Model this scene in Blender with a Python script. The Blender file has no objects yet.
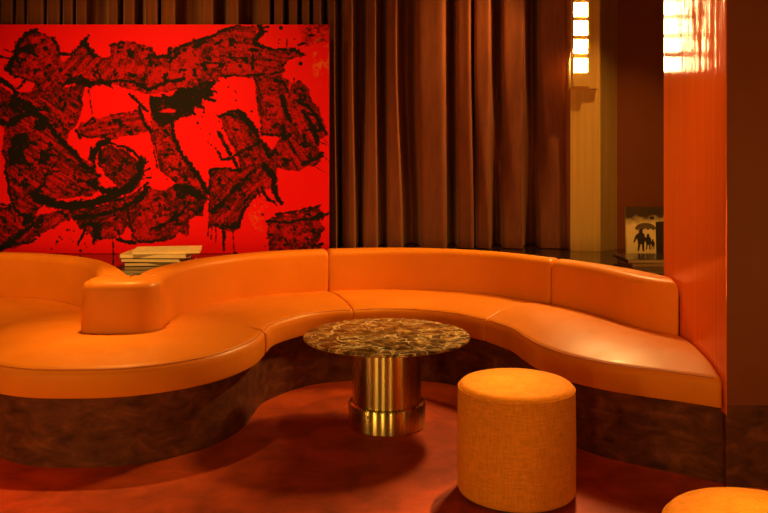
import bpy, bmesh, math, random
import numpy as np
from mathutils import Vector

random.seed(4); RNG = np.random.default_rng(11)
C = bpy.context.scene.collection
PI = math.pi
# ------------------------------------------------------------------ camera
F_PX, H_CAM, YH = 830.0, 1.38, 150.0
cam_d = bpy.data.cameras.new('camera'); cam = bpy.data.objects.new('camera', cam_d); C.objects.link(cam)
cam.location = (0, 0, H_CAM); cam.rotation_euler = (PI/2, 0, 0)
cam_d.sensor_width = 36; cam_d.lens = F_PX/768*36
cam_d.shift_y = (YH-256.5)/768
cam_d.clip_start = .05
bpy.context.scene.camera = cam
bpy.context.scene.view_settings.view_transform = 'Standard'
bpy.context.scene.view_settings.look = 'None'

def PX(x, d): return (x-384)/F_PX*d            # photograph column at depth d -> X in the room
def PZ(y, d): return H_CAM-(y-YH)/F_PX*d       # photograph row at depth d -> height

# ------------------------------------------------------------------ materials
def mat(name, color=(.5,.5,.5), rough=.5, metal=0., **kw):
    m = bpy.data.materials.new(name); m.use_nodes = True
    nt = m.node_tree; b = nt.nodes['Principled BSDF']
    b.inputs['Base Color'].default_value = (*color, 1); b.inputs['Roughness'].default_value = rough
    b.inputs['Metallic'].default_value = metal
    for k, v in kw.items(): b.inputs[k].default_value = v
    return m, nt, b
def N(nt, t, **kw):
    n = nt.nodes.new(t)
    for k, v in kw.items(): setattr(n, k, v)
    return n
def coords(nt, scale=(1,1,1)):
    tc = N(nt, 'ShaderNodeTexCoord'); mp = N(nt, 'ShaderNodeMapping')
    mp.inputs['Scale'].default_value = scale
    nt.links.new(tc.outputs['Object'], mp.inputs['Vector']); return mp.outputs['Vector']
def noise(nt, vec, scale, detail=4, rough=.55, dist=0.):
    n = N(nt, 'ShaderNodeTexNoise'); n.inputs['Scale'].default_value = scale
    n.inputs['Detail'].default_value = detail; n.inputs['Roughness'].default_value = rough
    n.inputs['Distortion'].default_value = dist
    nt.links.new(vec, n.inputs['Vector']); return n.outputs['Fac']
def ramp(nt, fac, stops):
    r = N(nt, 'ShaderNodeValToRGB'); el = r.color_ramp.elements
    while len(el) < len(stops): el.new(.5)
    for e, (p, c) in zip(el, stops): e.position = p; e.color = (*c, 1) if len(c) == 3 else c
    nt.links.new(fac, r.inputs['Fac']); return r.outputs['Color']
def bump(nt, b, h, strength, dist=.01):
    n = N(nt, 'ShaderNodeBump'); n.inputs['Strength'].default_value = strength; n.inputs['Distance'].default_value = dist
    nt.links.new(h, n.inputs['Height']); nt.links.new(n.outputs['Normal'], b.inputs['Normal'])

def g3(v): return (v, v, v)
# leather
LEA, nt, b = mat('orange_leather', (.74,.29,.05), .42)
b.inputs['Specular IOR Level'].default_value = .35; b.inputs['Specular Tint'].default_value = (1,.65,.18,1)
v = coords(nt)
nt.links.new(ramp(nt, noise(nt, v, 3.0, 5), [(.3,(.70,.185,.008)),(.7,(.80,.22,.011))]), b.inputs['Base Color'])
nt.links.new(ramp(nt, noise(nt, v, 9, 4), [(.3,g3(.36)),(.7,g3(.5))]), b.inputs['Roughness'])
bump(nt, b, noise(nt, v, 260, 3), .12, .002)
PIP, nt, b = mat('leather_piping', (.56,.14,.007), .5)
# plinth: dark suede/wood
PLI, nt, b = mat('dark_plinth', (.1,.04,.02), .55)
b.inputs['Specular IOR Level'].default_value = .12
v = coords(nt, (1,1,2))
nt.links.new(ramp(nt, noise(nt, v, 9, 6, .6, .6), [(.25,(.045,.012,.004)),(.55,(.135,.036,.010)),(.8,(.26,.072,.018))]), b.inputs['Base Color'])
bump(nt, b, noise(nt, v, 60, 3), .2, .004)
# floor
FLO, nt, b = mat('floor_carpet', (.2,.06,.02), .6)
b.inputs['Specular IOR Level'].default_value = .15
v = coords(nt)
nt.links.new(ramp(nt, noise(nt, v, 5, 6, .65, .4), [(.3,(.28,.034,.003)),(.5,(.46,.055,.005)),(.7,(.62,.075,.007))]), b.inputs['Base Color'])
bump(nt, b, noise(nt, v, 320, 2), .25, .003)
# curtain velvet
CUR, nt, b = mat('brown_velvet', (.26,.075,.02), .75)
v = coords(nt, (1,1,.15))
nt.links.new(ramp(nt, noise(nt, v, 40, 3), [(.3,(.19,.044,.007)),(.7,(.27,.062,.010))]), b.inputs['Base Color'])
b.inputs['Sheen Weight'].default_value = .35; b.inputs['Sheen Roughness'].default_value = .4
b.inputs['Sheen Tint'].default_value = (1,.45,.15,1)
# brown lacquer wall / orange veneer panel / back wall
BRO, nt, b = mat('brown_lacquer', (.13,.042,.014), .45)
b.inputs['Specular IOR Level'].default_value = .12
v = coords(nt)
nt.links.new(ramp(nt, noise(nt, v, 2, 3), [(.3,(.19,.046,.008)),(.7,(.22,.054,.009))]), b.inputs['Base Color'])
VEN, nt, b = mat('orange_veneer', (.62,.16,.035), .2)
b.inputs['Specular IOR Level'].default_value = .05
v = coords(nt, (60,60,.6))
nt.links.new(ramp(nt, noise(nt, v, 1.5, 4, .6, .3), [(.3,(.74,.125,.010)),(.7,(.92,.17,.016))]), b.inputs['Base Color'])
nt.links.new(ramp(nt, noise(nt, v, 2, 3), [(.3,g3(.07)),(.7,g3(.11))]), b.inputs['Roughness'])
b.inputs['Metallic'].default_value = .12
bump(nt, b, noise(nt, v, 1.2, 3), .30, .004)
DAR, nt, b = mat('dark_backing', (.02,.008,.004), .8)
# brass
BRA, nt, b = mat('brushed_brass', (.82,.50,.13), .22, 1.0)
v = coords(nt, (40,40,.5))
nt.links.new(ramp(nt, noise(nt, v, 2, 4), [(.3,(.58,.44,.13)),(.7,(.78,.62,.21))]), b.inputs['Base Color'])
tg = N(nt, 'ShaderNodeTangent', direction_type='RADIAL', axis='Z'); nt.links.new(tg.outputs['Tangent'], b.inputs['Tangent'])
b.inputs['Anisotropic'].default_value = .92; b.inputs['Anisotropic Rotation'].default_value = .25
nt.links.new(ramp(nt, noise(nt, v, 3, 3), [(.3,g3(.20)),(.7,g3(.30))]), b.inputs['Roughness'])
bump(nt, b, noise(nt, v, 2, 3), .06, .004)
SAT, nt, b = mat('satin_brass', (.9,.52,.10), .5, .75)
v = coords(nt, (40,40,.5))
nt.links.new(ramp(nt, noise(nt, v, 2, 4), [(.3,(.80,.44,.08)),(.7,(.95,.56,.12))]), b.inputs['Base Color'])
nt.links.new(ramp(nt, noise(nt, v, 3, 3), [(.3,g3(.42)),(.7,g3(.58))]), b.inputs['Roughness'])
# marble
MAR, nt, b = mat('emperador_marble', (.1,.05,.02), .3)
b.inputs['Specular IOR Level'].default_value = .2
v = coords(nt)
wn = N(nt, 'ShaderNodeTexNoise'); wn.inputs['Scale'].default_value = 7; wn.inputs['Detail'].default_value = 5
nt.links.new(v, wn.inputs['Vector'])
mx = N(nt, 'ShaderNodeMix', data_type='VECTOR'); mx.inputs['Factor'].default_value = .16
nt.links.new(v, mx.inputs['A']); nt.links.new(wn.outputs['Color'], mx.inputs['B'])
def veins(scale, lo, hi):
    vo = N(nt, 'ShaderNodeTexVoronoi', feature='DISTANCE_TO_EDGE'); vo.inputs['Scale'].default_value = scale
    nt.links.new(mx.outputs['Result'], vo.inputs['Vector'])
    return ramp(nt, vo.outputs['Distance'], [(lo,g3(1)),(hi,g3(0))])
base = ramp(nt, noise(nt, v, 16, 8, .7, .8), [(.40,(.04,.018,.004)),(.50,(.15,.070,.014)),(.58,(.42,.22,.045)),(.70,(.80,.50,.13))])
def mixc(fac, a, col):
    m = N(nt, 'ShaderNodeMix', data_type='RGBA'); nt.links.new(fac, m.inputs['Factor']); nt.links.new(a, m.inputs['A'])
    m.inputs['B'].default_value = (*col, 1); return m.outputs['Result']
def mul(a, bb):
    m = N(nt, 'ShaderNodeMath', operation='MULTIPLY'); nt.links.new(a, m.inputs[0]); nt.links.new(bb, m.inputs[1]); return m.outputs[0]
msk = ramp(nt, noise(nt, v, 6, 3), [(.38,g3(0)),(.5,g3(1))])
base = mixc(mul(veins(13, .004, .04), msk), base, (1,.72,.28))
msk2 = ramp(nt, noise(nt, v, 4.2, 3), [(.5,g3(0)),(.62,g3(1))])
base = mixc(mul(veins(6.5, .006, .028), msk2), base, (1,.85,.45))
nt.links.new(base, b.inputs['Base Color'])
VNW, nt, b = mat('pale_vein', (.85,.64,.34), .15)
# woven pouf fabric
POU, nt, b = mat('woven_orange_fabric', (.66,.27,.05), .85)
b.inputs['Specular IOR Level'].default_value = .1
tc = N(nt, 'ShaderNodeTexCoord')
v = coords(nt, (1,1,.12)); v2 = coords(nt, (.12,.12,1))
h = N(nt, 'ShaderNodeMath', operation='ADD'); nt.links.new(noise(nt, v, 190, 3), h.inputs[0]); nt.links.new(noise(nt, v2, 190, 3), h.inputs[1])
hf = N(nt, 'ShaderNodeMath', operation='MULTIPLY'); hf.inputs[1].default_value = .5; nt.links.new(h.outputs[0], hf.inputs[0])
nt.links.new(ramp(nt, hf.outputs[0], [(.35,(.62,.19,.008)),(.65,(.88,.29,.018))]), b.inputs['Base Color'])
bump(nt, b, hf.outputs[0], .35, .003)
# ledge stone
LED, nt, b = mat('black_gloss_stone', (.012,.007,.004), .08)
v = coords(nt)
nt.links.new(ramp(nt, noise(nt, v, 8, 5), [(.3,(.010,.006,.003)),(.7,(.025,.012,.006))]), b.inputs['Base Color'])
# books
def plain(name, c, r=.5):
    m, nt, b = mat(name, c, r)
    v = coords(nt)
    nt.links.new(ramp(nt, noise(nt, v, 25, 3), [(.3,tuple(x*.88 for x in c)),(.7,tuple(min(1,x*1.08) for x in c))]), b.inputs['Base Color'])
    return m
PAG, nt, b = mat('paper_pages', (.72,.5,.2), .7)
v = coords(nt, (1,1,160)); nt.links.new(ramp(nt, noise(nt, v, 3, 2), [(.3,(.85,.60,.20)),(.7,(1.,.75,.32))]), b.inputs['Base Color'])
CREAM = plain('cream_cover', (.92,.70,.27), .35)
TANC = plain('tan_cover', (.75,.48,.14), .4)
DARC = plain('dark_cover', (.03,.016,.009), .2)
BULB, nt, b = mat('lit_glass', (1,.8,.5), .4)
v = coords(nt)
b.inputs['Emission Strength'].default_value = 170
nt.links.new(ramp(nt, noise(nt, v, 14, 2), [(.3,(1,.60,.22)),(.7,(1,.68,.28))]), b.inputs['Emission Color'])

# ------------------------------------------------------------------ mesh helpers
def link(name, me, m, parent=None, loc=None, smooth=False, angle=40):
    if m: me.materials.append(m)
    o = bpy.data.objects.new(name, me); C.objects.link(o)
    if parent: o.parent = parent
    if loc: o.location = loc
    if smooth:
        me.polygons.foreach_set('use_smooth', [True]*len(me.polygons)); me.set_sharp_from_angle(angle=math.radians(angle))
    return o
def pymesh(name, vs, fs, fix=True):
    me = bpy.data.meshes.new(name); me.from_pydata(vs, [], fs); me.update()
    if fix:
        bm = bmesh.new(); bm.from_mesh(me)
        bmesh.ops.remove_doubles(bm, verts=bm.verts, dist=1e-6)
        bmesh.ops.dissolve_degenerate(bm, edges=bm.edges, dist=1e-6)
        bmesh.ops.recalc_face_normals(bm, faces=bm.faces); bm.to_mesh(me); bm.free()
    return me
def box_vf(x0,x1,y0,y1,z0,z1):
    vs = [(x0,y0,z0),(x1,y0,z0),(x1,y1,z0),(x0,y1,z0),(x0,y0,z1),(x1,y0,z1),(x1,y1,z1),(x0,y1,z1)]
    return vs, [(0,3,2,1),(4,5,6,7),(0,1,5,4),(1,2,6,5),(2,3,7,6),(3,0,4,7)]
def boxes(name, specs, m, parent=None, bev=0., loc=None):
    bm = bmesh.new()
    for s in specs:
        vs, fs = box_vf(*s); bv = [bm.verts.new(p) for p in vs]
        for f in fs: bm.faces.new([bv[i] for i in f])
    if bev: bmesh.ops.bevel(bm, geom=bm.edges[:], offset=bev, segments=2, affect='EDGES')
    me = bpy.data.meshes.new(name); bm.to_mesh(me); bm.free()
    return link(name, me, m, parent, loc, smooth=bool(bev))
def prism(name, poly, z0, z1, m, parent=None, bev=0.):
    bm = bmesh.new()
    f = bm.faces.new([bm.verts.new((x,y,z0)) for x, y in poly])
    r = bmesh.ops.extrude_face_region(bm, geom=[f])
    bmesh.ops.translate(bm, vec=(0,0,z1-z0), verts=[e for e in r['geom'] if isinstance(e, bmesh.types.BMVert)])
    bmesh.ops.recalc_face_normals(bm, faces=bm.faces)
    if bev:
        ed = [e for e in bm.edges if all(abs(w.co.z-z1) < 1e-6 for w in e.verts)]
        bmesh.ops.bevel(bm, geom=ed, offset=bev, segments=2, affect='EDGES')
    me = bpy.data.meshes.new(name); bm.to_mesh(me); bm.free()
    return link(name, me, m, parent)
def lathe(name, prof, m, parent=None, n=96, loc=None, angle=35):
    vs, fs = [], []
    k = len(prof)
    for i in range(n):
        a = 2*PI*i/n
        for r, z in prof: vs.append((r*math.cos(a), r*math.sin(a), z))
    for i in range(n):
        j = (i+1) % n
        for q in range(k-1): fs.append((i*k+q, j*k+q, j*k+q+1, i*k+q+1))
    return link(name, pymesh(name, vs, fs), m, parent, loc, True, angle)
def tube(name, pts, r, m, parent=None, n=8):
    vs, fs = [], []
    P = [Vector(p) for p in pts]
    for i, p in enumerate(P):
        t = (P[min(i+1,len(P)-1)]-P[max(i-1,0)]).normalized()
        s = t.cross(Vector((0,0,1))); s = s.normalized() if s.length > 1e-5 else Vector((1,0,0)); u = s.cross(t)
        for k in range(n):
            a = 2*PI*k/n; vs.append(tuple(p + s*(r*math.cos(a)) + u*(r*math.sin(a))))
    for i in range(len(P)-1):
        for k in range(n):
            l = (k+1) % n; fs.append((i*n+k, i*n+l, (i+1)*n+l, (i+1)*n+k))
    fs.append(tuple(range(n))); fs.append(tuple(range((len(P)-1)*n, len(P)*n)))
    return link(name, pymesh(name, vs, fs), m, parent, None, True, 60)
def catmull(pts, n=12):
    P = [np.array(p, float) for p in pts]; P = [2*P[0]-P[1]] + P + [2*P[-1]-P[-2]]
    out = []
    for i in range(1, len(P)-2):
        a, b_, c, d = P[i-1:i+3]
        for k in range(n):
            t = k/n
            out.append(.5*((2*b_)+(c-a)*t+(2*a-5*b_+4*c-d)*t*t+(3*b_-a-3*c+d)*t**3))
    out.append(P[-2]); return np.array(out)
def at_t(curve, ts):
    s = np.r_[0, np.cumsum(np.linalg.norm(np.diff(curve, axis=0), axis=1))]; s /= s[-1]
    return np.stack([np.interp(ts, s, curve[:,k]) for k in range(curve.shape[1])], 1)
def length(curve): return np.linalg.norm(np.diff(curve, axis=0), axis=1).sum()

def loft(Fp, Bp, prof, nt=40, re=.02, raw=False):
    """Solid between two plan curves; prof(w) gives (s from the front, z) round the section; the ends are rounded by re."""
    Fc, Bc = catmull(Fp), catmull(Bp)
    L = .5*(length(Fc)+length(Bc))
    ts, qs = [], []
    if re > 0:
        for th in (0, 25, 50, 75):
            a = math.radians(th); ts.append(re*(1-math.cos(a))/L); qs.append(re*(1-math.sin(a)))
    t0 = re/L
    mid = list(np.linspace(t0, 1-t0, nt)); T = ts + mid + [1-t for t in reversed(ts)]; Q = qs + [0]*nt + list(reversed(qs))
    T = np.array(T); FF, BB = at_t(Fc, T), at_t(Bc, T)
    vs, fs, k = [], [], None
    for f, b_, q in zip(FF, BB, Q):
        w = np.linalg.norm(b_-f); u = (b_-f)/max(w, 1e-6)
        pr = prof(w); k = len(pr); zlo = min(p[1] for p in pr); 
        for s, z in pr:
            s2 = min(max(s, min(q, w*.45)), max(w-q, w*.55)); z2 = z
            z2 = z - q if z > zlo + .06 else max(z, zlo+q)
            p = f + u*s2; vs.append((p[0], p[1], z2))
    n = len(T)
    for i in range(n-1):
        for a in range(k):
            c = (a+1) % k; fs.append((i*k+a, i*k+c, (i+1)*k+c, (i+1)*k+a))
    fs.append(tuple(range(k))); fs.append(tuple(range((n-1)*k, n*k)))
    return vs, fs
def arc(cx, cy, r, a0, a1, n=8):
    return [(cx+r*math.cos(math.radians(a0+(a1-a0)*i/(n-1))), cy+r*math.sin(math.radians(a0+(a1-a0)*i/(n-1)))) for i in range(n)]

# ------------------------------------------------------------------ tags
def tag(o, label=None, cat=None, group=None, kind=None):
    if label: o['label'] = label
    if cat: o['category'] = cat
    if group: o['group'] = group
    if kind: o['kind'] = kind
    return o
def thing(name, label, cat, loc=(0,0,0), group=None, rz=0.):
    o = bpy.data.objects.new(name, None); C.objects.link(o); o.location = loc; o.rotation_euler = (0,0,rz); o.empty_display_size = .1
    return tag(o, label, cat, group)

# ------------------------------------------------------------------ setting
tag(boxes('floor', [(-5,5,-1.5,6.3,-.06,0)], FLO), 'reddish brown floor', 'floor', kind='structure')
tag(boxes('wall_back', [(-5,3.2,6.3,6.4,0,3.0)], DAR), 'dark wall behind the curtain', 'wall', kind='structure')
D_COL = 5.75
tag(boxes('wall_niche', [(1.656,3.2,5.9,6.28,0,3.0)], BRO), 'dark brown wall at the back of the book niche', 'wall', kind='structure')
x0, y0 = 1.392, 3.38; ux, uy = .0814, .9967; Lp = .993
xe, ye = x0+ux*Lp, y0+uy*Lp
tag(prism('wall_right', [(x0+.0055,y0),(xe+.0055,ye),(3.4,ye),(3.4,y0)], .34, 3.0, BRO), 'dark brown lacquered pier', 'wall', kind='structure')
tag(prism('baseboard_right', [(x0+.0055,y0+.012),(xe+.0055,ye),(3.4,ye),(3.4,y0+.012)], 0, .339, PLI), 'dark plinth under the brown pier', 'baseboard', kind='structure')
tag(prism('trim_1', [(x0,y0+.001),(xe,ye),(xe+.005,ye),(x0+.005,y0+.001)], .30, 3.0, VEN), 'glossy orange veneer cladding on the side of the pier', 'trim', kind='structure')
# brass clad column: a front sheet and an angled return
X1, X2, X3 = PX(570.5, D_COL), PX(601, D_COL), PX(617, 5.9)
tag(prism('column', [(X1,D_COL),(X2-.004,D_COL),(X2,D_COL+.006),(X3,5.898),(X3,6.29),(X1,6.29)], .0, 3.0, SAT), 'brass clad column', 'column', kind='structure')

# ------------------------------------------------------------------ banquette plan curves
A_in_l = [(-1.125,4.27),(-1.135,4.42),(-1.115,4.58),(-1.034,4.823),(-.87,5.05),(-.64,5.215),(-.35,5.33)]
A_out_l = [(-1.29,4.29),(-1.30,4.45),(-1.265,4.65),(-1.15,4.93),(-.95,5.18),(-.70,5.36),(-.39,5.48)]
A_in_m = [(-.35,5.33),(0,5.39),(.36,5.34),(.68,5.18),(.97,4.87)]
A_out_m = [(-.39,5.48),(0,5.535),(.40,5.48),(.77,5.29),(1.07,4.98)]
A_in_r = [(.97,4.87),(1.10,4.68),(1.19,4.48),(1.25,4.30),(1.34,4.13),(1.437,4.03)]
A_out_r = [(1.07,4.98),(1.22,4.78),(1.34,4.58),(1.42,4.40),(1.452,4.28),(1.454,4.22)]
BC = (-2.55,4.1)
B_in = [(-1.50,4.28)] + arc(*BC,1.05,30,140,7)
B_out = [(-1.305,4.29)] + arc(*BC,1.2,24,140,7)
nose_f = [(-1.125,4.27),(-1.118,4.18),(-1.15,4.09),(-1.22,4.045),(-1.31,4.03),(-1.42,4.035),(-1.487,4.07),(-1.505,4.16),(-1.50,4.28)]
nose_b = [(-1.288,4.295),(-1.290,4.26),(-1.2955,4.22),(-1.302,4.26),(-1.305,4.295)]

Z0, ZB = .317, .735
def seat_prof(zf=.450, crown=.03, back=.475, r=.034):
    def f(w):
        pr = [(w, Z0), (.012, Z0), (.003, Z0+.004), (0, Z0+.014), (-.004, Z0+.055), (0, zf-r-.004)]
        for k in range(1, 6):
            a = PI/2*k/5; pr.append((r-r*math.cos(a), zf-r+r*math.sin(a)))
        for u in (.25,.4,.55,.7,.85,1.):
            s = max(r, u*w); uu = s/w
            pr.append((s, zf+(back-zf)*uu + crown*math.sin(PI*min(1,uu))**.8*.6))
        return pr
    return f
def back_prof(w):
    r = .045; lean = .018
    pr = [(0, .33), (.0, .45)]
    for k in range(0, 7):
        a = PI/2*k/6; pr.append((lean+r-r*math.cos(a), ZB-r+r*math.sin(a)))
    for k in range(0, 7):
        a = PI/2*k/6; pr.append((w-r+r*math.sin(a), ZB-r+r*math.cos(a)))
    pr.append((w, .33)); return pr
def nose_prof(w):
    r = min(.045, w*.3)
    pr = [(0, .33), (.0, .45)]
    for k in range(0, 7):
        a = PI/2*k/6; pr.append((.008+r-r*math.cos(a), ZB-r+r*math.sin(a)))
    pr += [(w*.7, ZB), (w, ZB-.002), (w, .33)]
    return pr

ban = thing('curved_banquette', 'serpentine orange leather banquette with high curved back on a dark plinth', 'sofa', (-.1,4.6,0))
off = Vector((.1,-4.6,0))
def part(name, vf, m, parent=ban, label=None, angle=40):
    vs = [(x+off.x, y+off.y, z) for x, y, z in vf[0]]
    o = link(name, pymesh(name, vs, vf[1]), m, parent, None, True, angle)
    if label: o['label'] = label
    return o
part('backrest', loft(A_in_l, A_out_l, back_prof, 44, .03), LEA)
part('backrest', loft(A_in_m, A_out_m, back_prof, 44, .03), LEA)
part('backrest', loft(A_in_r, A_out_r, back_prof, 36, .03), LEA)
part('backrest', loft(B_in, B_out, back_prof, 44, .004), LEA)
part('backrest_end', loft(nose_f, nose_b, nose_prof, 60, .024), LEA, label='rounded nose where the two curved backs meet')

def shrink(pts, q): return pts
pod_f = [(-.612,4.325),(-.640,4.07),(-.745,3.83),(-.905,3.665),(-1.10,3.565),(-1.314,3.535),(-1.53,3.55),(-1.72,3.635),(-1.89,3.80),(-2.0,4.02),(-2.05,4.32)]
pod_b = [(-1.11,4.32),(-1.15,4.20),(-1.22,4.12),(-1.30,4.10),(-1.38,4.12),(-1.45,4.19),(-1.48,4.33)]
al_f = [(-.612,4.33),(-.60,4.48),(-.545,4.61),(-.445,4.76),(-.32,4.855),(-.18,4.895)]
al_b = [(-1.13,4.33),(-1.14,4.55),(-1.06,4.82),(-.89,5.06),(-.66,5.225),(-.36,5.335)]
am_f = [(-.18,4.895),(.0,4.925),(.20,4.895),(.40,4.79),(.56,4.60)]
am_b = [(-.36,5.335),(0,5.395),(.36,5.345),(.66,5.19),(.91,4.92)]
ar_f = [(.56,4.60),(.665,4.38),(.705,4.17),(.745,4.00),(.83,3.82),(.95,3.68),(1.10,3.575),(1.25,3.49),(1.389,3.40)]
ar_b = [(.91,4.92),(1.06,4.73),(1.17,4.52),(1.24,4.31),(1.335,4.13),(1.438,4.035)]
b_f = [(-2.053,4.328),(-2.09,4.44),(-2.19,4.55),(-2.36,4.62),(-2.6,4.63),(-2.85,4.56),(-3.0,4.45)]
b_b = [(-1.485,4.34),(-1.63,4.62),(-1.87,4.895),(-2.19,5.085),(-2.55,5.15),(-2.9,5.09),(-3.2,4.93)]
seats = [('pod', pod_f, pod_b, seat_prof(.452,.045,.478,.045), .03, 70), ('al', al_f, al_b, seat_prof(.447,.025,.476,.046), .014, 40),
         ('am', am_f, am_b, seat_prof(.447,.025,.476,.046), .014, 40), ('ar', ar_f, ar_b, seat_prof(.448,.04,.478,.04), .016, 70), ('b', b_f, b_b, seat_prof(.447,.025,.476,.046), .014, 40)]
for nm, f, bk, pf, re, n in seats:
    s = part('seat_cushion', loft(f, bk, pf, n, re), LEA, label='wide rounded seat cushion bulging forward' if nm == 'pod' else None)
    # seam piping just inside the front edge
    fc, bc = catmull(f), catmull(bk); T = np.linspace(.02,.98,70); ff, bb = at_t(fc,T), at_t(bc,T)
    rr = {'pod':.045,'ar':.04}.get(nm,.046); zf = {'pod':.452,'ar':.448}.get(nm,.447)
    pts = []
    for p, q in zip(ff, bb):
        u = (q-p)/np.linalg.norm(q-p); p2 = p + u*(rr*.33); pts.append((p2[0]+off.x, p2[1]+off.y, zf-rr*.27))
    tube('piping', pts, .003 if nm in ('pod','ar') else .0022, PIP, s)
# plinth, set back under the cushions: one continuous front curve, offset smoothly
vs, fs = [], []
chain = [(b_f[::-1], b_b[::-1]), (pod_f[::-1], pod_b[::-1]), (al_f, al_b), (am_f, am_b), (ar_f, ar_b)]
pts, cuts = [], [0]
for f, bk in chain:
    pts += f if not pts else f[1:]; cuts.append(len(pts)-1)
c = catmull(pts, 6); tn = np.gradient(c, axis=0); tn /= np.linalg.norm(tn, axis=1)[:,None]
ker = np.ones(5)/5
nr = np.stack([np.convolve(np.pad(-tn[:,1], 2, 'edge'), ker, 'valid'), np.convolve(np.pad(tn[:,0], 2, 'edge'), ker, 'valid')], 1); nr /= np.linalg.norm(nr, axis=1)[:,None]
q = np.full(len(c), .07); m_ = (cuts[5]-cuts[4])*6; q[-m_//2:] = np.linspace(.07, .035, len(q[-m_//2:]))
if nr[len(nr)//2][1] < 0: nr = -nr
fr_all = c + nr*q[:,None]
for k_, (f, bk) in enumerate(chain):
    fr = fr_all[cuts[k_]*6:cuts[k_+1]*6+1]
    B_ = at_t(catmull(bk), np.linspace(0,1,len(fr)))
    v2, f2 = loft([tuple(p) for p in fr], [tuple(p) for p in (B_+(fr-B_)*.1)], lambda w: [(w,0),(0,0),(0,.06),(0,.2),(0,Z0-.002),(w,Z0-.002)], 50, 0.0)
    k = len(vs); vs += v2; fs += [tuple(i+k for i in q_) for q_ in f2]
pl = part('plinth', (vs, fs), PLI, label='dark brown recessed plinth')

# ------------------------------------------------------------------ ledge behind the banquette
ZL = .68
def push(pts, cx, cy, q): 
    return [(x+(x-cx)/math.hypot(x-cx,y-cy)*q, y+(y-cy)/math.hypot(x-cx,y-cy)*q) for x, y in pts]
ring_a = catmull(A_out_r[::-1] ,5).tolist()[:-1] + catmull(A_out_m[::-1],5).tolist()[:-1] + catmull(A_out_l[::-1],5).tolist()
ring_a = [p for p in push(ring_a, 0, 4.18, .004) if not (p[0] < -1.2 and p[1] < 4.40)]
ring_b = [p for p in push(catmull(B_out,5).tolist(), *BC, .004) if p[1] > 4.40]
ring_a = [p for p in ring_a if p[1] > 4.392]
poly = [(3.15,4.392),(xe+.02,4.392)] + ring_a + ring_b + [(-3.9,4.9),(-3.9,6.28),(X1-.004,6.28),(X1-.004,D_COL-.003),(X2,D_COL-.003),(X3+.004,5.893),(3.15,5.893)]
led = thing('stone_ledge', 'black glossy ledge running behind the banquette, carrying painting and books', 'ledge', (0,5.6,0))
o = prism('ledge_top', [(x, y-5.6) for x, y in poly], ZL-.03, ZL, LED, led)
o = prism('ledge_body', [(x*.999, (y-5.6)*.999+.0) for x, y in poly], 0, ZL-.031, DAR, led)

# ------------------------------------------------------------------ curtain
def folds():
    top = [(-250+i*21, -250+i*21+13) for i in range(12)] + [(1,13),(16,24),(27,44),(47,60),(63,73),(76,87),(108,118),(124,135),(145,158),(161,176),(200,214),(228,239),(258,270),(274,283),(289,297),(302,309),(313,321),
           (328,335),(343,353),(367,376),(387,397),(416,446),(456,471),(474,491),(502,525),(538,569)]
    bot = top[:-9] + [(330,337),(343,356),(363,378),(387,403),(420,447),(457,474),(476,491),(502,523),(538,569)]
    return top, bot
def fold_profile(iv):
    pts = []
    for i, (a, b_) in enumerate(iv):
        w = b_-a; gap0 = (a-iv[i-1][1]) if i else 2; gap = (iv[i+1][0]-b_) if i+1 < len(iv) else 0
        pts += [(a+min(1.2,.1*w), .08), (a-.1, .04), (a+.06*w, .026), (a+.22*w, .022), (a+.55*w, .016), (b_-.22*w, .004), (b_-.05*w, .0), (b_+.15, .012), (b_+.2, .035), (b_-min(1.2,.1*w), .075)]
        if gap > 0:
            deep = .15+min(.06, .006*gap)
            if gap > 12: pts += [(b_+.25*gap, deep), (b_+.5*gap, deep-.035), (b_+.7*gap, deep)]
            elif gap > 2.5: pts += [(b_+.4*gap, deep), (b_+.7*gap, deep)]
    return pts
top, bot = folds()
ft, fb = fold_profile(top), fold_profile(bot)
ft, fb = np.array(ft), np.array(fb)
DC = 5.85
S = np.linspace(0, len(ft)-1, 2600)
def curve_of(fp):
    idx = np.arange(len(fp)); x = np.interp(S, idx, fp[:,0]); d = np.interp(S, idx, fp[:,1])
    ker = np.exp(-.5*(np.arange(-9,10)/4.5)**2); ker /= ker.sum()
    d = np.convolve(np.pad(d, 9, 'edge'), ker, 'valid'); x = np.convolve(np.pad(x, 9, 'edge'), ker, 'valid'); return x, d
xt, dt = curve_of(ft); xb, db = curve_of(fb)
vs, fs = [], []
NZ = 26
for j in range(NZ):
    u = j/(NZ-1); z = ZL+.004 + u*(2.98-ZL-.004)
    k = min(1, u/.6); k = k*k*(3-2*k)
    xx = xb*(1-k)+xt*k; dd = db*(1-k)*(1+.15*np.sin(S*.11))+dt*k
    sway = .004*np.sin(S*.05+u*5)
    for a, d in zip(xx, dd): vs.append((PX(a, DC+d*2.0), DC+d*2.0, z))
    if j: 
        n = len(S)
        for i in range(n-1): fs.append(((j-1)*n+i, (j-1)*n+i+1, j*n+i+1, j*n+i))
cur = link('curtain', pymesh('curtain', vs, fs, False), CUR, None, None, True, 180)
tag(cur, 'floor-length brown velvet curtain hanging in deep folds behind the painting', 'curtain')

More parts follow.
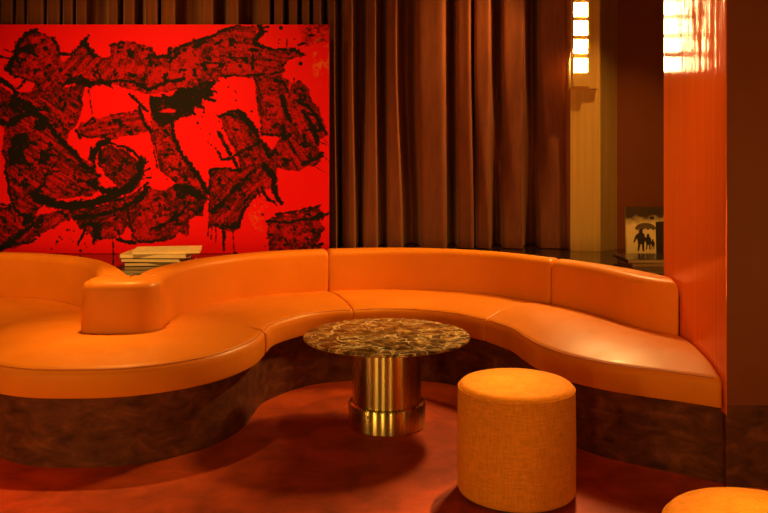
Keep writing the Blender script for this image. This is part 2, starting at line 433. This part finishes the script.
# ------------------------------------------------------------------ painting
def vnoise(xs, ys, sx, sy, seed):
    """smooth value noise sampled at pixel coordinates"""
    r = np.random.default_rng(seed); g = r.random((400, 400))
    u = (xs/sx + 50) % 398; v_ = (ys/sy + 50) % 398
    i, j = np.floor(u).astype(int), np.floor(v_).astype(int); a, b_ = u-i, v_-j
    a = a*a*(3-2*a); b_ = b_*b_*(3-2*b_)
    return g[i,j]*(1-a)*(1-b_)+g[i+1,j]*a*(1-b_)+g[i,j+1]*(1-a)*b_+g[i+1,j+1]*a*b_
def fbm(xs, ys, s, seed, oct=4, asp=1.):
    o, amp, tot = 0, 1., 0
    for k in range(oct):
        o = o + amp*vnoise(xs, ys, s*asp/2**k, s/2**k, seed+k); tot += amp; amp *= .62
    return o/tot
PX0, PX1, PY0, PY1 = -84.0, 329.0, 24.5, 254.0
RES = 1.6
nx, ny = int((PX1-PX0)*RES), int((PY1-PY0)*RES)
gx, gy = np.meshgrid(np.linspace(PX0,PX1,nx), np.linspace(PY0,PY1,ny))
def seg_d(px, py, a, b_):
    dx, dy = b_[0]-a[0], b_[1]-a[1]; l2 = dx*dx+dy*dy+1e-9
    t = np.clip(((px-a[0])*dx+(py-a[1])*dy)/l2, 0, 1)
    return np.hypot(px-a[0]-t*dx, py-a[1]-t*dy), t
wob_x = (fbm(gx, gy, 9, 20)-.5)*7; wob_y = (fbm(gx, gy, 9, 40)-.5)*7
rag = (fbm(gx, gy, 3.2, 60, 3)-.5); rag2 = (fbm(gx, gy, 1.5, 70, 2)-.5)
mott = fbm(gx, gy, 7, 80, 5); fine = fbm(gx, gy, 1.8, 90, 2)
D = np.zeros_like(gx); grain = fbm(gx, gy, 1.1, 400, 2); clot = fbm(gx, gy, 5, 420, 4)
def poly_sdf(P, qx, qy):
    ins = np.zeros(qx.shape, bool); dist = np.full(qx.shape, 1e9)
    for i in range(len(P)):
        a, b_ = P[i], P[(i+1) % len(P)]
        d, _ = seg_d(qx, qy, a, b_); dist = np.minimum(dist, d)
        c = ((a[1] > qy) != (b_[1] > qy)) & (qx < (b_[0]-a[0])*(qy-a[1])/(b_[1]-a[1]+1e-12)+a[0]); ins ^= c
    return np.where(ins, dist, -dist)
def dry(P, base=.5, ang=None, edge=.35, var=.75, wob=.7):
    global D
    qx, qy = gx+wob_x*wob, gy+wob_y*wob
    s = poly_sdf(P, qx, qy) + rag*3.5
    m = np.clip(s/1.2, 0, 1)
    if ang is None: t = mott
    else:
        c, s_ = math.cos(math.radians(ang)), math.sin(math.radians(ang))
        t = .75*fbm(gx*c+gy*s_, -gx*s_+gy*c, 2.4, int(abs(ang))+130, 3, 10)+.25*mott; t = .5+(t-.5)*1.7
    e = np.exp(-np.clip(s,0,50)/2.4)
    val = .345 + (base-.45)*.7 + (t-.5)*(1.05 if ang is None else .62) + (fine-.5)*.35 + (grain-.5)*.55 + e*edge*.8
    val = val + np.clip((clot-.60)*8, 0, .7)
    D = np.where(m > 0, np.maximum(D, m*np.clip(val, .2 if base > .3 else .05, 1)), D)
def black(P, wob=.8, var=.35):
    global D
    s = poly_sdf(P, gx+wob_x*wob, gy+wob_y*wob) + rag*4 + rag2*3.5
    m = np.clip(s/1.1, 0, 1); D = np.maximum(D, m*np.clip(1.05-(fine*mott*4*var-.25), .3, 1))
def stroke(P, w0, w1=None, wob=.5, soft=1.0, val=1., drag=0):
    global D
    w1 = w0 if w1 is None else w1
    qx, qy = gx+wob_x*wob, gy+wob_y*wob; n = len(P)-1
    for i in range(n):
        d, t = seg_d(qx, qy, P[i], P[i+1]); w = (w0+(w1-w0)*(i+t)/n)/2
        s = w*.92-d+rag*np.minimum(2.6, 1.0+w*.5)+rag2*np.minimum(3.4, .8+w*.8)
        D = np.maximum(D, np.clip(s/soft, 0, 1)*val*np.clip(1.12-drag*np.clip(mott-.45,0,1)*4, .3, 1))
def red(P, wob=.6):
    global D
    s = poly_sdf(P, gx+wob_x*wob, gy+wob_y*wob) + rag*2.5
    D = D*(1-np.clip(s/1.2, 0, 1)*.92)
# mottled, half-dry masses
dry([(16,48),(23,35),(32,29),(40,31),(53,37),(59,49),(61,58),(64,66),(48,76),(36,86),(22,79),(13,76),(9,68),(14,60)], .42)
dry([(70,56),(86,40),(94,53),(111,60),(114,86),(88,84),(70,80),(60,98),(28,100),(36,84),(51,71)], .42, -45)
dry([(0,95),(28,92),(70,86),(84,84),(83,106),(79,120),(72,132),(66,143),(76,152),(90,163),(100,176),(100,188),(92,196),(60,199),(40,207),(36,220),(22,240),(6,253),(-6,253),(-4,208),(13,206),(5,172),(2,150),(4,126),(0,118)], .50, 35)
dry([(111,48),(114,41),(127,41),(144,45),(154,48),(158,56),(168,56),(174,49),(193,40),(209,36),(223,30),(224,76),(200,86),(184,90),(150,95),(130,91),(112,85),(108,62)], .36)
dry([(218,31),(240,26),(258,25),(254,40),(262,48),(276,50),(300,49),(303,56),(290,60),(285,66),(284,76),(288,95),(254,78),(218,76)], .42, 10)
dry([(296,22),(332,22),(332,44),(316,43),(304,47),(299,34)], .22, None, .05)
dry([(253,76),(284,74),(289,92),(286,110),(283,138),(262,136),(258,110)], .40)
dry([(290,86),(297,80),(306,84),(320,110),(327,135),(318,140),(323,158),(316,166),(300,172),(274,169),(268,155),(281,135),(283,110)], .44, 60)
dry([(220,118),(227,112),(240,111),(250,124),(260,136),(271,150),(275,170),(240,170),(237,156),(230,145)], .46, 65)
dry([(210,170),(222,168),(240,168),(270,158),(276,170),(277,186),(266,190),(256,197),(246,208),(239,225),(233,234),(215,228),(207,229),(209,200)], .50, -48)
dry([(268,220),(282,214),(300,212),(321,207),(320,214),(328,215),(320,222),(325,228),(318,244),(322,249),(316,258),(268,258),(266,225)], .52)
dry([(149,95),(168,115),(173,130),(178,145),(187,160),(201,178),(209,194),(200,200),(176,186),(165,176),(158,168),(153,145),(150,125)], .40)
dry([(80,123),(110,115),(139,111),(149,122),(151,132),(110,140),(86,138),(77,132)], .42, -8)
dry([(100,150),(108,143),(125,149),(138,160),(144,173),(140,186),(128,196),(120,190),(104,176),(97,165)], .66, 35)
dry([(140,196),(150,189),(165,191),(175,184),(190,186),(206,200),(203,215),(190,219),(191,237),(180,234),(172,241),(140,245),(131,240),(130,222),(126,206)], .46)
dry([(75,216),(100,220),(125,206),(131,216),(126,235),(113,240),(96,240),(80,230)], .46)
dry([(-84,60),(-60,50),(-40,70),(-20,90),(0,85),(14,95),(10,110),(-20,120),(-50,110),(-84,120)], .5, 30)
dry([(-84,170),(-50,160),(-20,190),(-10,230),(-40,240),(-84,230)], .5, -30)
dry([(34,218),(74,206),(82,213),(46,233),(22,247),(0,253),(-4,243),(18,232)], .5, -40)
dry([(68,206),(100,207),(138,190),(150,190),(136,211),(100,223),(74,221)], .62, -20)
dry([(284,78),(296,84),(296,110),(290,130),(283,130)], .3)
# black paint
stroke([(8,69),(15,57),(19,44),(27,34),(36,30)], 8, 5)
stroke([(24,50),(30,52),(38,56)], 7, 3); stroke([(16,56),(24,48),(30,46)], 5); stroke([(53,38),(57,45),(60,54)], 5, 3)
black([(7,66),(11,66),(14,73),(22,77),(15,79),(9,75)]); stroke([(4,68),(9,68)], 2); stroke([(26,80),(21,86),(17,89)], 4)
stroke([(22,78),(34,82)], 3); stroke([(4,49),(12,52)], 2.4); stroke([(0,57),(8,59)], 4, 2)
stroke([(0,80),(8,84),(17,95)], 6); 
stroke([(60,55),(72,54)], 4); stroke([(71,55),(79,47),(86,39)], 4.5, 5); black([(80,45),(87,38),(93,50),(102,56),(95,59),(88,55)]); stroke([(86,40),(88,36)], 2)
black([(68,77),(80,73),(94,80),(106,84),(92,87),(80,87),(64,84)]); stroke([(106,84),(112,88)], 5, 3)
for a in ([(71,86),(70,96)], [(82,86),(80,94)], [(88,85),(90,100),(92,115)], [(76,86),(76,97)]): stroke(a, 2.2, 1.4, .2)
black([(8,99),(25,98),(32,103),(42,107),(38,112),(20,113),(5,109)])
stroke([(9,125),(20,116),(34,113),(46,120),(52,131),(62,142)], 8, 7); black([(35,117),(48,120),(48,133),(35,132)]); stroke([(-1,121),(9,126)], 6)
black([(13,135),(25,133),(32,146),(25,152),(28,166),(9,166),(8,150)]); black([(40,149),(50,149),(49,166),(38,166)]); stroke([(20,170),(40,168),(60,172)], 4, 3, drag=.6)
stroke([(61,141),(72,152),(80,160),(88,170)], 7, 6, drag=.6); stroke([(50,130),(56,120),(54,112)], 2.5)
stroke([(92,158),(99,146),(109,139)], 9, 6); stroke([(92,150),(94,168)], 5); stroke([(78,134),(92,138),(110,134)], 4, 3, drag=.5); stroke([(110,115),(139,111)], 2.2)
stroke([(76,131),(80,138)], 4); stroke([(85,126),(93,118)], 3)
black([(150,95),(158,97),(170,94),(180,88),(195,84),(208,80),(221,78),(212,88),(214,96),(203,101),(202,107),(195,108),(190,116),(178,121),(171,124),(158,127),(152,118),(148,105)])
stroke([(204,98),(214,100)], 5, 4); stroke([(195,103),(203,109)], 5, 4); stroke([(188,109),(194,114)], 4); stroke([(205,88),(216,92)], 4, 3)
red([(158,111),(168,107),(177,109),(176,113),(168,113),(160,114)]); red([(158,107),(170,103),(166,106)])
stroke([(171,120),(173,138),(182,155),(196,173),(208,193)], 5, 7); stroke([(150,126),(154,150),(157,168)], 2); stroke([(139,108),(144,122),(152,133)], 5, 4); stroke([(130,95),(138,102),(148,112)], 4)
stroke([(38,199),(62,206),(90,204),(114,196),(131,186),(140,174),(142,160)], 11, 10, .4, 1, 1, .35); stroke([(142,163),(134,152),(122,147),(109,142)], 4, 3)
stroke([(30,192),(45,199),(60,204)], 7, 8, drag=.5); stroke([(50,168),(44,185),(32,196)], 3.5)
stroke([(74,218),(96,217),(122,209),(138,199),(146,188)], 6, 6, .5, 1, 1, .3); stroke([(88,215),(80,212)], 4); stroke([(88,183),(104,192),(116,190)], 6, 9)
stroke([(96,184),(76,180),(60,172)], 4, 2, drag=.6); stroke([(100,176),(84,172),(70,160)], 4, 2, drag=.6)
stroke([(138,190),(148,184)], 2.5); stroke([(140,180),(151,178)], 2); stroke([(141,174),(150,168)], 2); stroke([(143,167),(148,162)], 2)
black([(174,185),(186,184),(200,190),(207,200),(198,202),(189,195),(182,200),(175,199)])
stroke([(150,231),(170,222),(182,213),(190,203)], 4, 4); stroke([(118,240),(130,243),(150,243),(175,237)], 5, 3); stroke([(148,188),(141,200),(133,207)], 5, drag=.6); stroke([(128,206),(130,225),(134,240)], 4, 3, drag=.5); stroke([(196,216),(202,216)], 3)
stroke([(86,224),(83,235),(78,245)], 4.5, 3, .2); black([(90,222),(102,222),(100,238),(95,244),(91,236)]); stroke([(113,238),(114,257)], 2.2, 1.6, .2); stroke([(119,232),(121,243)], 3, 2)
stroke([(-4,252),(14,241),(33,224)], 9, 5, .5, 1, 1, .3); black([(24,214),(34,211),(35,220),(26,226),(20,224)]); stroke([(8,246),(30,243),(36,240)], 4, 3); stroke([(6,170),(13,206),(20,215)], 4, 5); stroke([(0,205),(12,207)], 3)
stroke([(156,57),(169,55),(175,50),(194,41),(210,37),(224,30),(240,25.5)], 5, 3); stroke([(168,58),(170,50)], 5); stroke([(170,62),(178,52)], 5); stroke([(192,42),(194,38)], 2)
stroke([(110,82),(128,81),(146,88)], 4.5); stroke([(148,90),(168,82),(184,80)], 5); stroke([(143,45),(150,48),(157,55)], 2.2); black([(127,50),(136,51),(134,58),(126,57)]); black([(147,54),(153,54),(154,66),(146,66)])
stroke([(204,42),(216,44),(222,40)], 4, 3); stroke([(205,62),(222,64)], 3); stroke([(182,84),(184,72)], 2); stroke([(112,45),(124,43)], 4)
stroke([(259,24),(262,33)], 8, 6); stroke([(261,32),(254,41),(260,47),(272,49),(296,50)], 6, 4); stroke([(262,28),(268,27)], 3); stroke([(260,33),(267,32)], 3); black([(268,48),(280,47),(284,51),(274,52)]); black([(286,56),(300,55),(290,60)]); stroke([(295,50),(304,55)], 5, 4); stroke([(287,39),(287,47)], 1.6, wob=.1); stroke([(300,45),(304,43)], 3)
stroke([(218,75.5),(240,76),(254,75)], 2.6); stroke([(253,76),(258,86),(262,96)], 2.6); stroke([(220,56),(234,57),(254,58)], 2.4, drag=.6); stroke([(252,54),(253,70)], 3.5); stroke([(255,76),(270,74),(284,70)], 3); stroke([(261,96),(261,135)], 1.8)
stroke([(276,80),(284,82),(287,92)], 4); stroke([(282,97),(285,108),(290,121)], 7, 6, drag=.2); stroke([(299,101),(312,111),(326,134)], 7, 4, drag=.2); stroke([(303,112),(312,126),(318,143)], 6, drag=.4); stroke([(294,78),(294,90)], 1.8, wob=.1); black([(291,92),(296,87),(303,86),(308,93),(304,94),(298,91),(294,95)])
stroke([(303,165),(314,160),(322,155)], 6, 5); stroke([(286,137),(295,154)], 4, drag=.4); stroke([(283,128),(284,140)], 6)
for k in range(16):
    y = 100+k*4.6; x = 316+5*math.sin(k*1.7) if k > 7 else 308+k*1.6
    stroke([(x,y),(x+8+3*math.sin(k*2.3),y+6+2*math.cos(k))], 1.7, .9, .2)
stroke([(242,114),(250,124),(258,136)], 9, 6); stroke([(219,134),(228,150),(238,168)], 6, 4, drag=.5); stroke([(220,117),(228,112),(241,111)], 4); stroke([(216,115),(220,119)], 2); stroke([(262,142),(268,156)], 5); stroke([(218,152),(222,160),(232,158)], 4); stroke([(230,158),(244,150),(262,142)], 4, drag=.7)
stroke([(211,170),(226,169),(241,171)], 4); stroke([(264,166),(273,176),(275,192)], 9, 6); stroke([(273,185),(277,198),(282,204)], 5, 5, .2); stroke([(262,188),(267,199),(274,203)], 4, 4, .2); stroke([(257,190),(260,197)], 3, 2.4, .2)
stroke([(210,172),(209,212)], 3); stroke([(214,212),(232,192),(252,172)], 7, 5, drag=.6); stroke([(255,196),(243,212),(237,228)], 4, 5); stroke([(212,225),(234,228)], 4, drag=.6)
stroke([(223,226),(224,240),(224,252)], 5, 2.4, .2); stroke([(233,228),(234,254)], 2, 1.6, .15); stroke([(216,226),(216,243)], 2, 1.4, .15); stroke([(209,226),(208,236)], 2, 1.4, .15); stroke([(212,228),(211,240)], 1.8, 1.2, .15)
stroke([(267,222),(290,223),(312,219),(330,214)], 4, 4); stroke([(277,215),(300,211),(321,206)], 3, 2.4); stroke([(312,220),(322,215)], 6); stroke([(314,246),(322,244)], 4); stroke([(300,213),(316,209)], 3)
stroke([(-70,60),(-40,90),(-20,95)], 10, 6); stroke([(-80,200),(-40,190),(-14,215)], 10, 6)
# splatter
for cx, cy, sp, n in ((80,235,12,16),(60,232,16,14),(200,112,14,12),(208,130,14,9),(290,38,14,8),(240,105,25,10),(150,170,10,10),(250,215,25,10),(20,60,22,10),(315,125,12,14),(110,170,10,8)):
    for k in range(n):
        x, y, r = RNG.normal(cx, sp), RNG.normal(cy, sp), abs(RNG.normal(0, .8))+.45
        d = np.hypot(gx-x, gy-y); D = np.maximum(D, np.clip((r-d)/.6+.2, 0, 1))
# ghost orange flecks
OR = np.clip((fbm(gx, gy, 5, 300, 4)-.56)*9, 0, 1)*np.clip(1-np.hypot((gx-322)/16, (gy-58)/34), 0, 1)*.9
OR += np.clip((fbm(gx, gy, 3, 310, 4)-.6)*9, 0, 1)*np.clip(1-np.hypot((gx-258)/14, (gy-216)/22), 0, 1)*.5
D = np.clip(D, 0, 1)
DP = 5.60
xw = PX(gx, DP); zw = PZ(gy, DP)
zb = ZL+.002
zw = zb + (zw - zw.min())*(zw.max()-zb)/(zw.max()-zw.min())
xc, zc = float(xw.mean()), zb
pnt = thing('painting', 'large unframed red canvas with black and dark red gestural brush strokes', 'painting', (xc, DP, zb))
vs = np.stack([xw-xc, np.zeros_like(xw), zw-zb], -1).reshape(-1,3)
idx = np.arange(nx*ny).reshape(ny, nx)
quads = np.stack([idx[:-1,:-1], idx[1:,:-1], idx[1:,1:], idx[:-1,1:]], -1).reshape(-1,4)
me = bpy.data.meshes.new('canvas_face')
me.vertices.add(len(vs)); me.vertices.foreach_set('co', vs.astype(np.float32).ravel())
me.loops.add(quads.size); me.loops.foreach_set('vertex_index', quads.astype(np.int32).ravel())
me.polygons.add(len(quads)); me.polygons.foreach_set('loop_start', np.arange(0, quads.size, 4, dtype=np.int32))
me.update(calc_edges=True); me.validate()
at = me.color_attributes.new('paint', 'FLOAT_COLOR', 'POINT')
at.data.foreach_set('color', np.stack([D, np.clip(OR,0,1), D*0, D*0+1], -1).astype(np.float32).ravel())
PNT, nt, b = mat('red_and_black_paint', (.7,.01,.01), .5)
b.inputs['Specular IOR Level'].default_value = .04
ca = N(nt, 'ShaderNodeVertexColor'); ca.layer_name = 'paint'
sp = N(nt, 'ShaderNodeSeparateColor'); nt.links.new(ca.outputs['Color'], sp.inputs['Color'])
col = ramp(nt, sp.outputs['Red'], [(.0,(.80,.006,.007)),(.14,(.56,.005,.005)),(.32,(.27,.005,.004)),(.55,(.085,.005,.003)),(.8,(.012,.009,.005))])
m = N(nt, 'ShaderNodeMix', data_type='RGBA'); nt.links.new(sp.outputs['Green'], m.inputs['Factor']); nt.links.new(col, m.inputs['A']); m.inputs['B'].default_value = (.75,.16,.02,1)
nt.links.new(m.outputs['Result'], b.inputs['Base Color'])
bump(nt, b, sp.outputs['Red'], .25, .004)
link('canvas_face', me, PNT, pnt)
W2 = float(xw.max()-xc); HH = float(zw.max()-zb)
EDG = plain('red_canvas_edge', (.45,.01,.008), .6)
boxes('canvas_edge', [(-W2,W2,.0012,.04,0,HH)], EDG, pnt)

# ------------------------------------------------------------------ coffee table
tb = thing('coffee_table', 'round brown marble coffee table on a thick brass drum pedestal', 'table', (.014,4.18,0))
RT = .418
o = lathe('tabletop', [(0,.436),(RT-.008,.436),(RT-.003,.438),(RT,.441),(RT,.447),(RT-.002,.450),(RT-.006,.451),(0,.451)], MAR, tb)
o['label'] = 'brown marble top with pale veins'
ped = lathe('pedestal', [(.0,.0),(.173,.0),(.173,.4355),(.0,.4355)], BRA, tb, 128)
lathe('base_ring', [(.174,.002),(.192,.002),(.194,.004),(.194,.108),(.190,.116),(.174,.120)], BRA, tb, 128)
# pale crack-like vein laid in the marble surface
def ribbon(name, pts, w, z, m, parent):
    vs, fs = [], []
    for i, (x, y) in enumerate(pts):
        a = pts[max(i-1,0)]; c = pts[min(i+1,len(pts)-1)]; t = Vector((c[0]-a[0], c[1]-a[1])).normalized()
        ww = w*(.5+.5*math.sin(PI*(i+.5)/len(pts)))*(1+.5*math.sin(i*2.1)); vs += [(x-t.y*ww, y+t.x*ww, z), (x+t.y*ww, y-t.x*ww, z)]
        if i: fs.append((2*i-2, 2*i-1, 2*i+1, 2*i))
    return link(name, pymesh(name, vs, fs), m, parent)
ribbon('pale_vein', [(-.262,.205),(-.275,.16),(-.262,.12),(-.285,.08),(-.272,.03),(-.295,-.02),(-.29,-.07)], .006, .4515, VNW, tb)

# ------------------------------------------------------------------ poufs
def pouf(loc, r, h, label):
    t = thing('pouf', label, 'pouf', loc, 'round fabric poufs')
    lathe('glide_base', [(0,.0),(r-.03,.0),(r-.03,.012),(0,.012)], DAR, t, 64)
    pr = [(0,.0125),(r-.012,.0125),(r-.003,.018),(r,.03),(r+.001,h*.5),(r-.001,h-.045)]
    for k in range(1, 8):
        a = PI/2*k/7; pr.append((r-.032+.031*math.cos(a), h-.045+.036*math.sin(a)))
    pr += [(r*.6,h+.001),(r*.3,h+.004),(0,h+.005)]
    bd = lathe('body', pr, POU, t, 96, None, 60)
    pts = [((r-.003)*math.cos(2*PI*k/96), (r-.003)*math.sin(2*PI*k/96), h-.03) for k in range(97)]
    tube('seam', pts, .002, POU, bd, 6)
    return t
pouf((.533,3.35,0), .236, .455, 'cylindrical orange woven pouf standing in front of the marble table')
pouf((.936,2.06,0), .236, .468, 'orange round pouf cut off by the bottom right corner, only its top showing')

# ------------------------------------------------------------------ sconce
DS = 5.75
sc_ = thing('wall_sconce', 'tall brass wall light with square glowing glass blocks on the column', 'lamp', (PX(585.5,DS), DS, 0))
xl, xr = PX(571.5,5.66)-PX(585.5,DS), PX(600,5.66)-PX(585.5,DS)
zbot = PZ(88,5.6); ztop = 2.52
boxes('back_plate', [(xl,xr,-.075,-.002,zbot,ztop)], SAT, sc_, .003)
xa, xb_ = PX(573.8,5.62)-PX(585.5,DS), PX(590.8,5.62)-PX(585.5,DS)
boxes('light_bar', [(xa,xb_,-.125,-.0755,zbot+.012,ztop-.012)], SAT, sc_, .002)
for y in (9, 27.4, 46, 65, -9.5):
    z = PZ(y, 5.6); xc2 = (PX(574.3,5.6)+PX(588.8,5.6))/2-PX(585.5,DS); h = .046
    g = boxes('glass_block', [(xc2-h,xc2+h,-.1268,-.1253,z-h,z+h)], BULB, sc_, .0004); g['label'] = 'glowing square glass block'

# ------------------------------------------------------------------ books
def book(loc, w, d, t, rz, cover, label, group, lean=0., name='book'):
    o = thing(name, label, 'book', loc, group, rz); o.rotation_euler = (lean, 0, rz)
    boxes('cover', [(-w/2,w/2,-d/2,d/2,0,.002),(-w/2,w/2,-d/2,d/2,t-.002,t),(-w/2,-w/2+.003,-d/2,d/2,.003,t-.003)], cover, o)
    boxes('pages', [(-w/2+.0035,w/2-.006,-d/2+.0015,d/2-.003,.0022,t-.0022)], PAG, o)
    return o
G = 'books piled between the two curved backs'
zz = ZL+.001
for dx, dy, w, d, t, rz, cv, lb in ((.02,.02,.40,.28,.022,.10,DARC,'dark covered book at the bottom of the pile behind the rounded banquette nose'),
        (-.005,.0,.36,.26,.022,-.06,DARC,'dark book second from the bottom of the pile under the painting'),
        (.0,.03,.40,.27,.024,-.02,TANC,'tan book directly under the cream topmost book in the pile below the painting'),
        (.055,.03,.40,.26,.018,.16,CREAM,'large cream book lying on top of the pile below the painting')):
    book((-1.395+dx, 5.12+dy, zz), w, d, t, rz, cv, lb, G); zz += t+.0008
G2 = 'books in the niche beside the pier'
book((1.66,5.10,ZL+.001), .36, .27, .020, .03, TANC, 'tan book at the bottom of the flat niche pile', G2)
book((1.655,5.12,ZL+.0215), .40, .30, .022, .02, DARC, 'dark glossy book lying flat under the standing photo book', G2)
# standing book with a picture on its cover
def flat_shape(name, pts, m, parent, y):
    return link(name, pymesh(name, [(x, y, z) for x, z in pts], [tuple(range(len(pts)))]), m, parent)
sb = thing('photo_book', 'upright book with a sepia cover photo of people under an umbrella', 'book', (PX(647.5,5.42), 5.45, ZL+.001), G2)
sb.rotation_euler = (-.06, 0, 0)
bw, bh = .262, .325
COVP, nt, b = mat('sepia_cover', (.6,.38,.13), .35)
v = coords(nt)
sx = N(nt, 'ShaderNodeSeparateXYZ'); nt.links.new(v, sx.inputs[0])
mr = N(nt, 'ShaderNodeMapRange'); mr.inputs['From Min'].default_value = .235; mr.inputs['From Max'].default_value = .33
ad = N(nt, 'ShaderNodeMath', operation='MULTIPLY_ADD'); ad.inputs[1].default_value = .12; nt.links.new(noise(nt, v, 14, 4), ad.inputs[0]); nt.links.new(sx.outputs['Z'], ad.inputs[2])
nt.links.new(ad.outputs[0], mr.inputs['Value'])
nt.links.new(ramp(nt, mr.outputs['Result'], [(.35,(.95,.62,.19)),(.8,(.40,.24,.07)),(1.,(.07,.035,.012))]), b.inputs['Base Color'])
cv = boxes('cover', [(-bw/2,bw/2,-.0125,-.0095,0,bh),(-bw/2,bw/2,.0095,.0125,0,bh),(-bw/2,-bw/2+.003,-.0095,.0095,0,bh)], COVP, sb)
boxes('pages', [(-bw/2+.0035,bw/2-.005,-.009,.009,.004,bh-.004)], PAG, sb)
INK = plain('printed_ink', (.045,.024,.010), .4); INK2 = plain('printed_grey', (.15,.085,.03), .4)
def ell(cx, cz, rx, rz, n=20, a0=0, a1=2*PI): return [(cx+rx*math.cos(a0+(a1-a0)*i/(n if a1-a0 > 6 else n-1)), cz+rz*math.sin(a0+(a1-a0)*i/(n if a1-a0 > 6 else n-1))) for i in range(n)]
def person_shape(cx, z0, h, s=1.):
    q = [(-.10,0),(-.16,0),(-.13,.30),(-.15,.48),(-.19,.55),(-.30,.36),(-.34,.40),(-.24,.68),(-.13,.78),(-.07,.80),(-.09,.86),(-.06,.97),(.0,1.0),(.06,.97),(.09,.86),(.07,.80),(.14,.77),(.2,.55),(.17,.48),(.14,.30),(.13,0),(.06,0),(.03,.30),(-.02,.30)]
    return [(cx+x*h*s, z0+z*h) for x, z in q]
yy = -.0130
flat_shape('cover_picture', [( .063,.02),(bw/2-.003,.02),(bw/2-.003,.232),(.063,.226)], INK, cv, yy)
flat_shape('cover_picture', person_shape(-.035,.035,.150), INK, cv, yy)
flat_shape('cover_picture', person_shape(.012,.045,.105), INK, cv, yy)
flat_shape('cover_picture', person_shape(.042,.048,.066), INK, cv, yy)
um = ell(-.005,.182,.068,.038,18,0,PI) + [(-.073+.136*k/8, .182-.012*(k % 2)-.004*math.sin(PI*k/8)*-1) for k in range(1,8)]
flat_shape('cover_picture', um, INK2, cv, yy-.0002)
for cx, cz, r in ((.030,.296,.014),(.072,.288,.015)):
    ring_o, ring_i = ell(cx,cz,r,r,18), ell(cx,cz,r*.45,r*.5,18)
    vs = [(x,yy,z) for x,z in ring_o+ring_i]; fs = [(i,(i+1)%18,18+(i+1)%18,18+i) for i in range(18)]
    link('cover_print', pymesh('cover_print', vs, fs), INK, cv)
flat_shape('cover_print', ell(.040,.252,.016,.011,14), INK, cv, yy)

# ------------------------------------------------------------------ lights
def area(name, loc, target, size, energy, color, spread=180):
    l = bpy.data.lights.new(name, 'AREA'); l.shape = 'DISK'; l.size = size; l.energy = energy; l.color = color; l.spread = math.radians(spread)
    o = bpy.data.objects.new(name, l); C.objects.link(o); o.location = loc
    o.rotation_euler = (Vector(target)-Vector(loc)).to_track_quat('-Z','Y').to_euler(); return o
AMB = (1,.56,.15)
area('unseen_overhead_light', (-1.45,4.6,2.9), (-1.4,3.9,.45), .1, 3.5, AMB, 36)
area('unseen_overhead_light', (-2.4,4.3,2.9), (-2.3,4.7,.45), .2, 3.0, AMB, 60)  # added fill on the second alcove's seat and back, no fixture there
area('unseen_overhead_light', (.3,4.1,2.9), (.05,5.1,.45), .2, 3.0, AMB, 60)
area('unseen_overhead_light', (-1.5,3.0,2.9), (-1.5,5.6,1.35), .3, 11.5, (1,.5,.13), 60)
area('unseen_overhead_light', (1.12,5.4,2.75), (-.2,5.95,1.3), .1, 6, (1,.5,.12), 80)  # added grazing light for the curtain folds, in place of sconce side light
area('unseen_overhead_light', (1.70,4.8,2.9), (1.66,5.55,.9), .1, 4.2, AMB, 60)  # added spot to brighten the niche wall, books and brass
area('unseen_overhead_light', (1.0,4.4,2.9), (.47,3.28,.45), .08, 1.5, AMB, 18)
area('unseen_overhead_light', (.92,2.2,2.9), (.93,2.08,.46), .08, .85, AMB, 16)  # added narrow spot just to light the near pouf's top
area('unseen_overhead_light', (-2.6,2.2,2.9), (-1.9,2.95,0), .1, 2.0, (1,.06,.01), 30)
l = bpy.data.lights.new('sconce_lamp', 'AREA'); l.shape = 'RECTANGLE'; l.size = .09; l.size_y = .5; l.energy = 27; l.color = (1,.64,.22); l.spread = math.radians(110)
o = bpy.data.objects.new('sconce_lamp', l); C.objects.link(o); o.location = (PX(581.5,5.6)-.01, 5.60, 2.09)
o.rotation_euler = (Vector((-.5,3.7,.2))-o.location).to_track_quat('-Z','Z').to_euler()
area('unseen_overhead_light', (.5,3.3,2.9), (1.42,3.85,1.25), .15, 1.7, (1,.45,.1), 48)  # added fill aimed at the veneer panel, not a real fixture
def strip(loc, target, sx, sy, energy, color):  # added unseen strips: front fill and vertical streaks in the brass drum
    l = bpy.data.lights.new('fill_strip', 'AREA'); l.shape = 'RECTANGLE'; l.size = sx; l.size_y = sy; l.energy = energy; l.color = color
    o = bpy.data.objects.new('fill_strip', l); C.objects.link(o); o.location = loc
    d = Vector(target)-Vector(loc); d.z = 0
    o.rotation_euler = d.to_track_quat('-Z','Z').to_euler(); return o
strip((-3.0,-.2,.9), (-.6,4.2,1.2), .14, 1.2, 34, AMB)
strip((-1.1,-1.2,.9), (-.4,4.2,1.2), .14, 1.2, 26, AMB)
strip((1.1,-1.2,.9), (0,4.2,1.2), .14, 1.2, 16, AMB)
strip((-3.2,2.3,.8), (0,4.2,1.2), .06, 1.1, 8, AMB)
strip((2.6,1.7,.8), (0,4.2,1.2), .05, 1.1, 6, AMB)
strip((2.9,.2,.9), (0,4.2,1.2), .14, 1.2, 8, (1,.4,.1))
w = bpy.data.worlds.new('world'); bpy.context.scene.world = w; w.use_nodes = True
bg = w.node_tree.nodes['Background']; bg.inputs['Color'].default_value = (.05,.016,.004,1); bg.inputs['Strength'].default_value = .3
